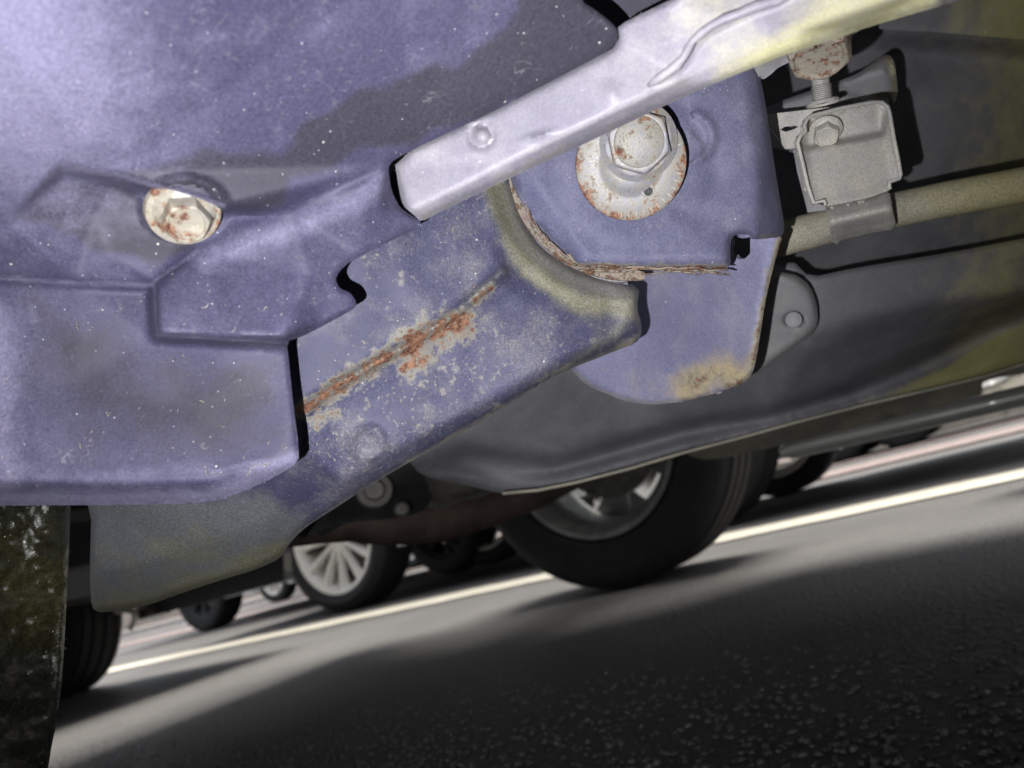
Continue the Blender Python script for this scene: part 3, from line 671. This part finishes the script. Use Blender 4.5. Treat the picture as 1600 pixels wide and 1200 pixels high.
brk = sheet('mounting_bracket', bo, bc, M['bracket'], car, [[(840, 290), (870, 330), (915, 398), (1130, 404)], [(1150, 40), (1165, 160), (1185, 300), (1180, 370)]], g=5.5, thick=.003, it=2, roll=(8, .10), bump=br_bump,
    masks={'rust': line_attr([([(905, 414), (960, 418), (1136, 418)], 9, .75), ([(1222, 366), (1180, 372)], 8, .5)]), 'dust': line_attr([([(800, 280), (835, 345), (885, 400)], 9, .7), ([(1060, 320), (1075, 250), (1045, 190)], 10, .25), ([(1010, 345), (1016, 365)], 6, .7), ([(910, 240), (915, 300), (960, 345), (1020, 352)], 8, .6)]),
           'tone': lambda P: .5*np.exp(-(pl_dist(P, [(1080, 205), (1098, 225), (1100, 250)])/8)**2)})
# rusty folded edge below the bracket: layered flakes
r2 = np.random.default_rng(5)
for (a, b, n_) in (((905, 420), (1138, 426), 3), ((815, 318), (900, 414), 3)):
    for k in range(n_):
        t0 = k/n_; pts = []
        for s in np.linspace(0, 1, 16):
            x = a[0]+(b[0]-a[0])*s; y = a[1]+(b[1]-a[1])*s
            if a[0] < 850: x -= 10*math.sin(math.pi*s)-4; y += 8*math.sin(math.pi*s)
            pts.append(W(x+r2.normal(0, 1.6), y-4+k*3+r2.normal(0, 1.8), 4.23-.02*k+r2.normal(0, .006)))
        tube('rust_flake', pts, [.0004]+list(r2.uniform(.0003, .0007, 14))+[.0004], M['rust_edge'], brk, 6, .6)
fo = [(1172, 350), (1224, 366), (1213, 400), (1203, 440), (1196, 470), (1186, 535), (1179, 575), (1172, 590), (1156, 601), (1120, 614), (1066, 628), (1016, 633), (976, 627), (926, 607), (905, 592), (880, 560), (860, 480), (940, 380)]
fc_ = [(1172, 350, 3.95), (1224, 366, 3.98), (1196, 470, 3.85), (1179, 575, 3.72), (1156, 601, 3.62), (1066, 628, 3.35), (976, 627, 3.15), (905, 592, 3.05), (860, 480, 3.05), (940, 380, 3.15), (1150, 580, 3.6), (1010, 500, 3.18), (1165, 500, 3.72), (1190, 390, 3.9)]
fln = sheet('bracket_side_plate', fo, fc_, M['bracket_pale'], brk, [[(1190, 390), (1165, 500), (1150, 580)]], g=5, thick=.003, it=3, roll=(8, .06), holes=[[(1144, 360), (1173, 360), (1172, 396), (1164, 404), (1154, 405), (1144, 400)]],
    masks={'rust': line_attr([([(1222, 372), (1204, 430), (1188, 510), (1172, 580)], 15, .60), ([(1075, 600), (1110, 590), (1160, 598)], 34, .52), ([(1110, 575), (1140, 600)], 22, .6)]),
           'olive': line_attr([([(1070, 610), (1120, 580), (1160, 590)], 60, .9), ([(930, 570), (1030, 610)], 50, .4), ([(1218, 372), (1176, 570)], 16, .8)]),
           'dust': line_attr([([(893, 580), (926, 607), (976, 626), (1016, 632), (1066, 627)], 10, 1.2), ([(1220, 372), (1180, 575), (1156, 600)], 12, .8)])})

# --- eccentric washer and cam bolt
cw = W(985, 256, 4.40); ax2 = CAM-cw; ax2 /= np.linalg.norm(ax2); ax2 = ax2+UP*-.02+RT*.05; ax2 /= np.linalg.norm(ax2)
R1 = 86/FPX/4.40
a_, b_, n_ = frame(ax2, UP)
def wash():
    seg = 120; V = []; Fc = []
    hc = (.43, -.42)
    prof = [(0.001, .0), (1.0, .0), (1.012, .0005), (1.0, .0016), (.965, .0019), (.62, .0019), (.55, .0019), (.50, .0028), (.30, .0031), (.001, .0031)]
    K = len(prof)
    for k in range(seg):
        t = 2*math.pi*k/seg
        for (q, z) in prof:
            rx = R1*q
            cx = 0 if q > .6 else 0
            V.append(cw+n_*z+(a_*math.cos(t)*.985+b_*math.sin(t)*1.0)*rx)
    for k in range(seg):
        k2 = (k+1) % seg
        for j in range(K-1): Fc.append((k*K+j, k2*K+j, k2*K+j+1, k*K+j+1))
    V = np.array(V)
    ang = np.array([2*math.pi*k/seg for k in range(seg) for _ in prof]); q = np.array([p[0] for _ in range(seg) for p in prof])
    ru = np.where(q > .9, .62, 0)*(np.sin(ang) < .35)+np.where((q < .56) & (q > .4), .25, 0)
    return mesh('cam_washer', V, Fc, M['washer'], brk, attrs={'rust': ru})
cwash = wash(); cwash.data.set_sharp_from_angle(angle=R(50))
# graduation marks and the small hole of the washer
def on_w(px, py, lift=0.0): # point of the washer face seen at that place, lifted along the axis
    d = ray(px, py); t = ((cw+n_*(.0020+lift)-CAM)@n_)/(d@n_); return CAM+d*t
for t in list(np.linspace(R(-12), R(-100), 11))+[R(-128), R(-152), R(20)]:
    p0 = cw+n_*.00205+(a_*math.cos(t)+b_*math.sin(t))*R1*.84; p1 = cw+n_*.00205+(a_*math.cos(t)+b_*math.sin(t))*R1*.955
    tube('graduation_mark', [p0, p1], .00016, M['paint'], cwash, 5)
hc = on_w(1013, 299)
lathe('alignment_hole', hc, n_, [(.0001, .00002), (.0017, .00002), (.0018, .0003), (.00205, .0003), (.0021, .0)], M['washer'], cwash, 24)
lathe('hole_shade_disc', hc, n_, [(.0001, .0001), (.00135, .0001)], M['black'], cwash, 20)  # black disc paints the dark inside of the hole
bc2 = on_w(997, 222, .0008)
hex_head('cam_bolt', bc2, n_*1.0+(-a_)*.02, .0088, .0062, M['washer'], brk, flange=.0112, up=UP+RT*.3)
lathe('bolt_cap', bc2+n_*.0054, n_, [(.0001, .0014), (.0064, .0014), (.0070, .0011), (.0072, -.0004)], M['cap'], brk, 40)

# --- tank and its shield (right)
t1o = [(1120, -60), (1680, -60), (1680, 420), (1430, 440), (1266, 470), (1150, 470), (1130, 200)]
t1c = [(1120, -60, 2.3), (1680, -60, 2.35), (1680, 420, 2.1), (1150, 470, 2.2), (1400, 200, 2.28), (1350, 40, 2.42), (1600, 60, 2.45), (1680, 64, 2.45), (1350, 75, 2.30), (1600, 92, 2.30), (1680, 96, 2.3), (1200, 30, 2.4), (1200, 60, 2.28)]
tank = sheet('floor_shield', t1o, t1c, M['tank'], car, [[(1200, 30), (1350, 40), (1600, 60), (1680, 64)], [(1200, 60), (1350, 75), (1600, 92), (1680, 96)]], g=9, thick=.003, it=2, bump=lambda P: vnoise(P, 150, 51)*.04,
    masks={'olive': lambda P: np.clip((P[:, 0]-1330)/420, 0, .8)})  # light's yellow cast, painted stronger to the right
# overlapping upper lip of the shield
sheet('floor_panel', [(1120, -70), (1690, -70), (1690, 66), (1600, 62), (1520, 55), (1440, 49), (1350, 44), (1200, 40), (1120, 40)], [(1120, -70, 2.85), (1690, -70, 2.8), (1690, 66, 2.62), (1120, 40, 2.6), (1440, 49, 2.62)], M['tank'], car, g=9, thick=.002, it=1, bump=lambda P: vnoise(P, 90, 55)*.03,
      masks={'olive': lambda P: np.clip((P[:, 0]-1350)/300, 0, .8), 'rust': lambda P: .25*np.clip((P[:, 0]-1500)/100, 0, 1)})  # olive paints in the same yellow cast of the light
t2o = [(560, 560), (900, 520), (1150, 430), (1236, 405), (1266, 434), (1333, 419), (1433, 403), (1520, 388), (1600, 372), (1690, 355), (1690, 548), (1600, 570), (1533, 591), (1449, 611), (1349, 634), (1233, 664), (1066, 708), (985, 733), (900, 755), (840, 768),
       (790, 772), (750, 764), (715, 752), (680, 748), (655, 740), (640, 722)]
t2c = [(560, 560, 2.3), (640, 722, 2.25), (655, 742, 2.15), (1150, 430, 2.7), (1236, 405, 2.78), (1266, 434, 2.80), (1433, 403, 2.78), (1690, 355, 2.78), (1279, 523, 2.72), (1333, 497, 2.75), (1416, 483, 2.74), (1600, 457, 2.72), (1690, 440, 2.7),
       (900, 560, 2.45), (800, 600, 2.42), (720, 690, 2.36), (870, 715, 2.28), (1066, 660, 2.36), (1200, 640, 2.38), (1333, 600, 2.42), (1400, 568, 2.44), (1470, 535, 2.46), (1516, 505, 2.50), (1600, 470, 2.60), (1690, 450, 2.66),
       (720, 715, 2.26), (870, 735, 2.18), (1066, 677, 2.24), (1200, 655, 2.24), (1333, 615, 2.26), (1400, 585, 2.28), (1483, 545, 2.28), (1550, 510, 2.30), (1600, 485, 2.34), (1690, 470, 2.36),
       (1066, 694, 2.34), (1200, 668, 2.35), (1349, 628, 2.36), (1449, 604, 2.36), (1533, 584, 2.36), (1690, 540, 2.36), (1066, 712, 2.30), (900, 758, 2.25), (785, 774, 2.2), (1349, 638, 2.3), (1690, 552, 2.3), (900, 742, 2.28), (790, 755, 2.24)]
t2 = sheet('fuel_tank', t2o, t2c, M['tank'], car, [[(720, 690), (870, 715), (1066, 660), (1200, 640), (1333, 600), (1400, 568), (1470, 535), (1516, 505), (1600, 470), (1690, 450)], [(720, 715), (870, 735), (1066, 677), (1200, 655), (1333, 615), (1400, 585), (1483, 545), (1550, 510), (1600, 485), (1690, 470)],
      [(1279, 523), (1333, 497), (1416, 483), (1600, 457), (1690, 440)], [(790, 755), (900, 742), (1066, 694), (1200, 668), (1349, 628), (1449, 604), (1533, 584), (1690, 540)]], g=4.6, thick=.004, it=12, roll=(6, .03), bump=lambda P: vnoise(P, 110, 61)*.03,
      masks={'olive': lambda P: np.maximum(np.clip((P[:, 0]-1300)/420, 0, .55), 1.1*np.clip((P[:, 0]-1230)/330, 0, 1)*sd_mask(P, [(1200, 664), (1333, 625), (1470, 575), (1560, 520), (1690, 470), (1690, 560), (1349, 640), (1200, 680)], 8)),  # yellow cast of the light painted rightwards, plus olive film along the seam
             'dust': line_attr([([(650, 735), (720, 745), (870, 745), (985, 722), (1066, 698)], 15, .55), ([(1066, 706), (1233, 662), (1349, 632), (1533, 589), (1690, 546)], 5, .8), ([(1279, 523), (1333, 497), (1416, 483)], 9, .35), ([(1180, 585), (1280, 522)], 8, .4)]),
             'tone': lambda P: .25*np.clip((1180-P[:, 0])/250, 0, 1)*np.clip((730-P[:, 1])/60, 0, 1)})
# seam flange: a crimped strip
sp = [(785, 771), (840, 766), (900, 754), (985, 732), (1066, 708), (1150, 686), (1233, 663), (1290, 648), (1349, 633), (1449, 610), (1533, 590), (1600, 569), (1700, 541)]
tube('seam_flange', [W(x, y, 2.36) for x, y in sp], .0015, M['rod'], t2, 8, .7)
# tab with rivet
tab = sheet('shield_tab', [(1150, 420), (1218, 425), (1246, 430), (1266, 447), (1277, 475), (1278, 505), (1266, 526), (1236, 546), (1187, 583), (1170, 590), (1140, 540)],
      [(1150, 420, 3.1), (1218, 425, 3.1), (1277, 475, 2.98), (1278, 505, 2.96), (1266, 526, 2.9), (1187, 583, 2.88), (1140, 540, 2.95)], M['wing'], car, g=5, thick=.002, it=1, roll=(8, .08),
      bump=lambda P: -.05*np.exp(-((np.linalg.norm((P-[1240, 500])*[1, 1.4], axis=1)-13)/3)**2), masks={'dust': line_attr([([(1277, 475), (1276, 510), (1236, 546), (1187, 583)], 8, .5)])})
lathe('rivet', W(1240, 500, 3.02), CAM-W(1240, 500, 3.0), [(.0001, .0012), (.0022, .0010), (.0034, .0002), (.0036, -.001)], M['wing'], tab, 24)
# hanger with a curved top behind the clamp
sheet('heat_shield_hanger', [(1185, 175), (1213, 160), (1269, 141), (1304, 129), (1336, 117), (1362, 100), (1380, 86), (1390, 86), (1397, 95), (1401, 120), (1403, 145), (1397, 162), (1388, 156), (1382, 230), (1200, 240)],
      [(1185, 175, 3.0), (1213, 160, 3.0), (1304, 129, 3.05), (1386, 84, 2.98), (1403, 145, 2.9), (1397, 162, 2.9), (1382, 230, 3.0), (1200, 240, 3.0), (1386, 110, 3.05)], M['wing'], car, g=4.5, thick=.002, it=2, roll=(6, .06),
      masks={'olive': line_attr([([(1388, 90), (1398, 120), (1398, 160)], 16, .9), ([(1340, 150), (1390, 150)], 12, .6)])})

# --- clamp holding the cable tube
bp = sheet('clamp', [(1196, 179), (1340, 162), (1352, 160), (1382, 158), (1392, 215), (1240, 232), (1227, 233), (1199, 191)],
      [(1196, 179, 3.42), (1382, 158, 3.5), (1392, 215, 3.5), (1227, 233, 3.38)], M['clamp'], car, g=4, thick=.0018, it=0, ro=0, holes=[[(1219, 203), (1226, 198), (1240, 196), (1248, 198), (1240, 202), (1228, 206)]])
cp_o = [(1246, 222), (1250, 213), (1258, 208), (1256, 196), (1259, 187), (1267, 181), (1310, 170), (1361, 159), (1378, 159), (1387, 166), (1390, 176), (1397, 219), (1403, 248), (1408, 275), (1407, 279), (1389, 285), (1390, 297), (1361, 308), (1325, 316), (1292, 322), (1288, 313), (1271, 317), (1262, 290), (1254, 255)]
cp_c = [(1235, 222, 3.64), (1255, 165, 3.58), (1361, 140, 3.58), (1400, 155, 3.60), (1425, 280, 3.70), (1395, 310, 3.70), (1292, 335, 3.70), (1261, 325, 3.70), (1259, 235, 3.60), (1380, 212, 3.60), (1262, 228, 3.52), (1378, 205, 3.52),
        (1268, 195, 3.54), (1372, 170, 3.54), (1380, 178, 3.54), (1258, 236, 3.62), (1270, 290, 3.64), (1278, 312, 3.66), (1384, 215, 3.62), (1394, 272, 3.66), (1390, 283, 3.66), ]
cl = sheet('clamp_plate', cp_o, cp_c, M['clamp'], bp, [[(1262, 228), (1378, 205)], [(1259, 235), (1380, 212)], [(1259, 235), (1270, 290), (1278, 312)], [(1380, 212), (1394, 272), (1390, 283)], [(1268, 195), (1372, 170), (1380, 178)]], g=2.6, thick=.002, it=4, ro=0,
      masks={'rust': line_attr([([(1262, 200), (1275, 186), (1361, 162)], 7, .36), ([(1252, 225), (1270, 310)], 5, .30), ([(1392, 200), (1406, 275)], 6, .34)]), 'dust': line_attr([([(1250, 225), (1262, 183), (1361, 160), (1386, 168), (1406, 276)], 6, .8)])})
sheet('clamp_back_leg', [(1238, 228), (1256, 240), (1275, 318), (1291, 322), (1292, 328), (1262, 332), (1246, 270)], [(1238, 228, 3.3), (1292, 328, 3.36), (1262, 332, 3.3), (1256, 240, 3.36)], M['wing'], bp, g=4, thick=.0015, it=0, ro=0)
rim_px = [(1290, 321), (1288, 313), (1271, 317), (1262, 290), (1254, 255), (1246, 224), (1250, 213), (1258, 207), (1257, 196), (1260, 187), (1268, 181), (1310, 170), (1361, 160), (1378, 160), (1387, 167), (1390, 177), (1397, 219), (1403, 248), (1407, 274), (1405, 279), (1389, 285), (1390, 296)]
tube('clamp_rim', [W(x, y, 3.70) for x, y in rim_px], .00075, M['clamp'], bp, 8)
hx = W(1291, 214, 3.62); hax = CAM-hx; hax = hax/np.linalg.norm(hax)+UP*-.75+RT*.1
hex_head('clamp_bolt', W(1290, 203, 3.56), hax, .0043, .0052, M['clamp'], bp, flange=.0058)
# stud with thread
s0, s1 = W(1286, 163, 3.50), W(1281, 119, 3.52)
V = []; dd = s1-s0; L = np.linalg.norm(dd); prof = [(.0001, 0)]
nth = 9
for k in range(nth):
    z = L*(.08+.62*k/nth); prof += [(.00315, z), (.0037, z+L*.02), (.00315, z+L*.045)]
prof += [(.0031, L*.74), (.0031, L*.96), (.0027, L), (.0001, L)]
lathe('stud', s0, dd, prof, M['clamp'], bp, 28)
lathe('stud_washer', s0, dd, [(.0001, .0013), (.0056, .0013), (.0060, .0006), (.0060, 0)], M['clamp'], bp, 28)
# tube and wrapped saddle
def rodpt(x, y, inv): return W(x, y, inv)
rodp = [W(1180, 383, 3.05), W(1235, 369, 3.06), W(1300, 352, 3.08), W(1395, 329, 3.10), W(1480, 311, 3.12), W(1600, 289, 3.14), W(1720, 268, 3.16)]
rod = tube('fuel_pipe', rodp, [.0075, .0075, .0075, .0073, .0074, .0075, .0076], M['rod'], car, 28)
olv = rod.data.attributes.new('olive', 'FLOAT', 'POINT'); olv.data.foreach_set('value', np.repeat([.1, .15, .2, .4, .6, .9, 1.0], 28).astype(np.float32))  # yellowing along the pipe puts the light's cast into its colour
sheet('clamp_saddle', [(1291, 322), (1361, 308), (1390, 297), (1394, 325), (1401, 357), (1360, 364), (1330, 370), (1315, 374), (1307, 383), (1300, 376), (1296, 350)],
      [(1291, 322, 3.38), (1390, 297, 3.40), (1401, 357, 3.30), (1307, 383, 3.26), (1297, 348, 3.48), (1396, 325, 3.50), (1315, 374, 3.28)], M['clamp'], bp, [[(1297, 348), (1396, 325)]], g=3.5, thick=.0015, it=4, roll=(3, .03), masks={'dust': line_attr([([(1303, 380), (1400, 356)], 9, .7)])})
# nut and bolt head under the rail, with torn seal scrap
nb = W(1277, 78, 4.6); nax = (CAM-nb); nax = nax/np.linalg.norm(nax)*.55-UP*.95
bh = hex_head('rail_bolt', W(1279, 52, 4.45), nax, .0086, .0105, M['bolt'], rail, flange=None, dish=True)
sheet('seal_scrap', [(1170, 100), (1232, 82), (1236, 96), (1215, 106), (1205, 116), (1192, 125), (1190, 118), (1184, 121), (1178, 112)], [(1170, 100, 4.2), (1232, 82, 4.2), (1192, 125, 4.1), (1215, 106, 4.1)], M['wing'], rail, g=4, thick=.001, it=0)
sheet('rail_tab', [(1318, 50), (1350, 38), (1338, 52), (1328, 60), (1322, 66)], [(1318, 50, 4.3), (1350, 38, 4.3), (1322, 66, 4.1), (1338, 52, 4.2)], M['wing'], rail, g=4, thick=.001, it=0)

# --- rear: pipe, knuckle, brackets
pz = [W(430, 828, 1.35), W(500, 817, 1.34), W(545, 811, 1.32), W(600, 816, 1.30), W(690, 812, 1.26), W(750, 796, 1.22), W(830, 768, 1.17), W(930, 720, 1.1), W(1040, 670, 1.05)]
tube('exhaust_pipe', pz, [.018, .020, .022, .023, .023, .022, .021, .02, .02], M['brown'], car, 20)
kn = sheet('hub_carrier', [(440, 760), (560, 640), (700, 640), (680, 760), (668, 796), (640, 806), (600, 812), (548, 816), (500, 828), (470, 842), (450, 852)],
      [(440, 760, 1.8), (560, 640, 1.9), (700, 640, 1.8), (680, 760, 1.7), (640, 815, 1.55), (548, 832, 1.5), (455, 856, 1.6), (590, 760, 1.8), (520, 790, 1.7)], M['black'], car, g=8, thick=.03, it=2, bump=lambda P: vnoise(P, 60, 71)*.12)
lathe('bush_bolt', W(585, 765, 1.86), CAM-W(585, 765, 1.86), [(.0001, .008), (.006, .008), (.008, .005), (.012, .004), (.0135, 0), (.014, -.02)], M['dirt'], kn, 28)
lathe('carrier_screw', W(628, 795, 1.8), CAM-W(628, 795, 1.8), [(.0001, .006), (.004, .005), (.006, 0), (.006, -.02)], M['dirt'], kn, 16)
sheet('arm_bracket', [(650, 742), (720, 757), (780, 766), (760, 775), (715, 785), (690, 796), (662, 790), (650, 775)], [(650, 742, 1.75), (780, 766, 1.75), (690, 796, 1.6), (650, 775, 1.6), (720, 757, 1.8)], M['dirt'], car, g=6, thick=.006, it=1)
# dark inner panel between tank seam and far sill
sheet('inner_sill_panel', [(1040, 690), (1350, 600), (1690, 500), (1690, 560), (1600, 585), (1545, 592), (1534, 600), (1536, 616), (1520, 620), (1400, 651), (1215, 697), (1130, 716), (1090, 718)],
      [(1040, 690, .96), (1690, 500, 1.1), (1690, 560, 1.1), (1215, 697, .88), (1545, 616, 1.0)], M['rod'], car, g=14, thick=.003, it=1)
sheet('sill_flare', [(1528, 606), (1556, 600), (1580, 586), (1600, 566), (1720, 530), (1720, 600), (1600, 626), (1540, 640)], [(1528, 606, .66), (1600, 560, .70), (1720, 540, .70), (1720, 600, .62), (1540, 640, .62)], M['silver'], car, g=6, thick=.01, it=1)
box('rear_axle_beam', (-.82, -.05, .30), (-.72, 1.42, .36), M['black'], car, bev=.012)
# --- mud flap (left, close)
def flap_bump(P): return (vnoise(P, 34, 81)*.07+vnoise(P, 13, 82)*.03)*np.clip((112-(P[:, 1]-800)*.08-P[:, 0])/30, 0, 1)
fl_ = sheet('mud_flap', [(-80, 760), (112, 760), (110, 800), (108, 860), (103, 960), (98, 1050), (90, 1120), (78, 1180), (66, 1270), (-80, 1270)], [(-80, 760, 4.6), (112, 760, 4.1), (66, 1270, 4.2), (-80, 1270, 5.2), (0, 900, 4.5), (90, 900, 4.2), (98, 900, 4.15)], M['flap'], car, g=5, thick=.008, it=2, roll=(12, .12), bump=flap_bump,
      masks={'olive': lambda P: .95*np.clip(1-np.abs(P[:, 1]-930)/190, 0, 1), 'dust': line_attr([([(106, 800), (100, 1000), (92, 1100)], 8, .4)]), 'rust': line_attr([([(108, 850), (102, 960), (96, 1060)], 9, .45)])})
# lint and fibres lying on the panels, one fuzzy stuff object
def fibres():
    V = []; Fc = []; r = np.random.default_rng(9)
    spots = [(r.uniform(0, 450), r.uniform(450, 770), 5.60) for _ in range(34)]+[(r.uniform(330, 468), r.uniform(715, 740), 5.42) for _ in range(12)]
    # rest each on the panel it lies on
    for (x, y, inv) in spots:
        if inv > 4.8 and not (inside(np.array([[x, y]]), ol)[0] and pl_dist(np.array([[x, y]]), ol, True)[0] > 16): continue
        src = (ctrl, crs) if inv > 4.8 else (ac, ())
        P = [np.array([x, y])]; an = r.uniform(0, 6.28); st = r.uniform(.4, 1.0)*r.choice([1, 1, 2.2])
        for _ in range(7):
            an += r.normal(0, .6); P.append(P[-1]+st*np.array([math.cos(an), math.sin(an)]))
        iv = interp_control(np.array(P), *src)+(.03 if inv > 4.8 else .06)
        pts = [W(p[0], p[1], z) for p, z in zip(P, iv)]
        n0 = len(V); w = r.uniform(.00004, .00010)
        for k, p in enumerate(pts):
            V += [p+UP*w, p-UP*w*.5+RT*w, p-UP*w*.5-RT*w]
        for k in range(7):
            for j in range(3): Fc.append((n0+3*k+j, n0+3*k+(j+1) % 3, n0+3*k+3+(j+1) % 3, n0+3*k+3+j))
    o = mesh('lint_fibres', V, Fc, M['paint'], car); o['kind'] = 'stuff'
fibres()
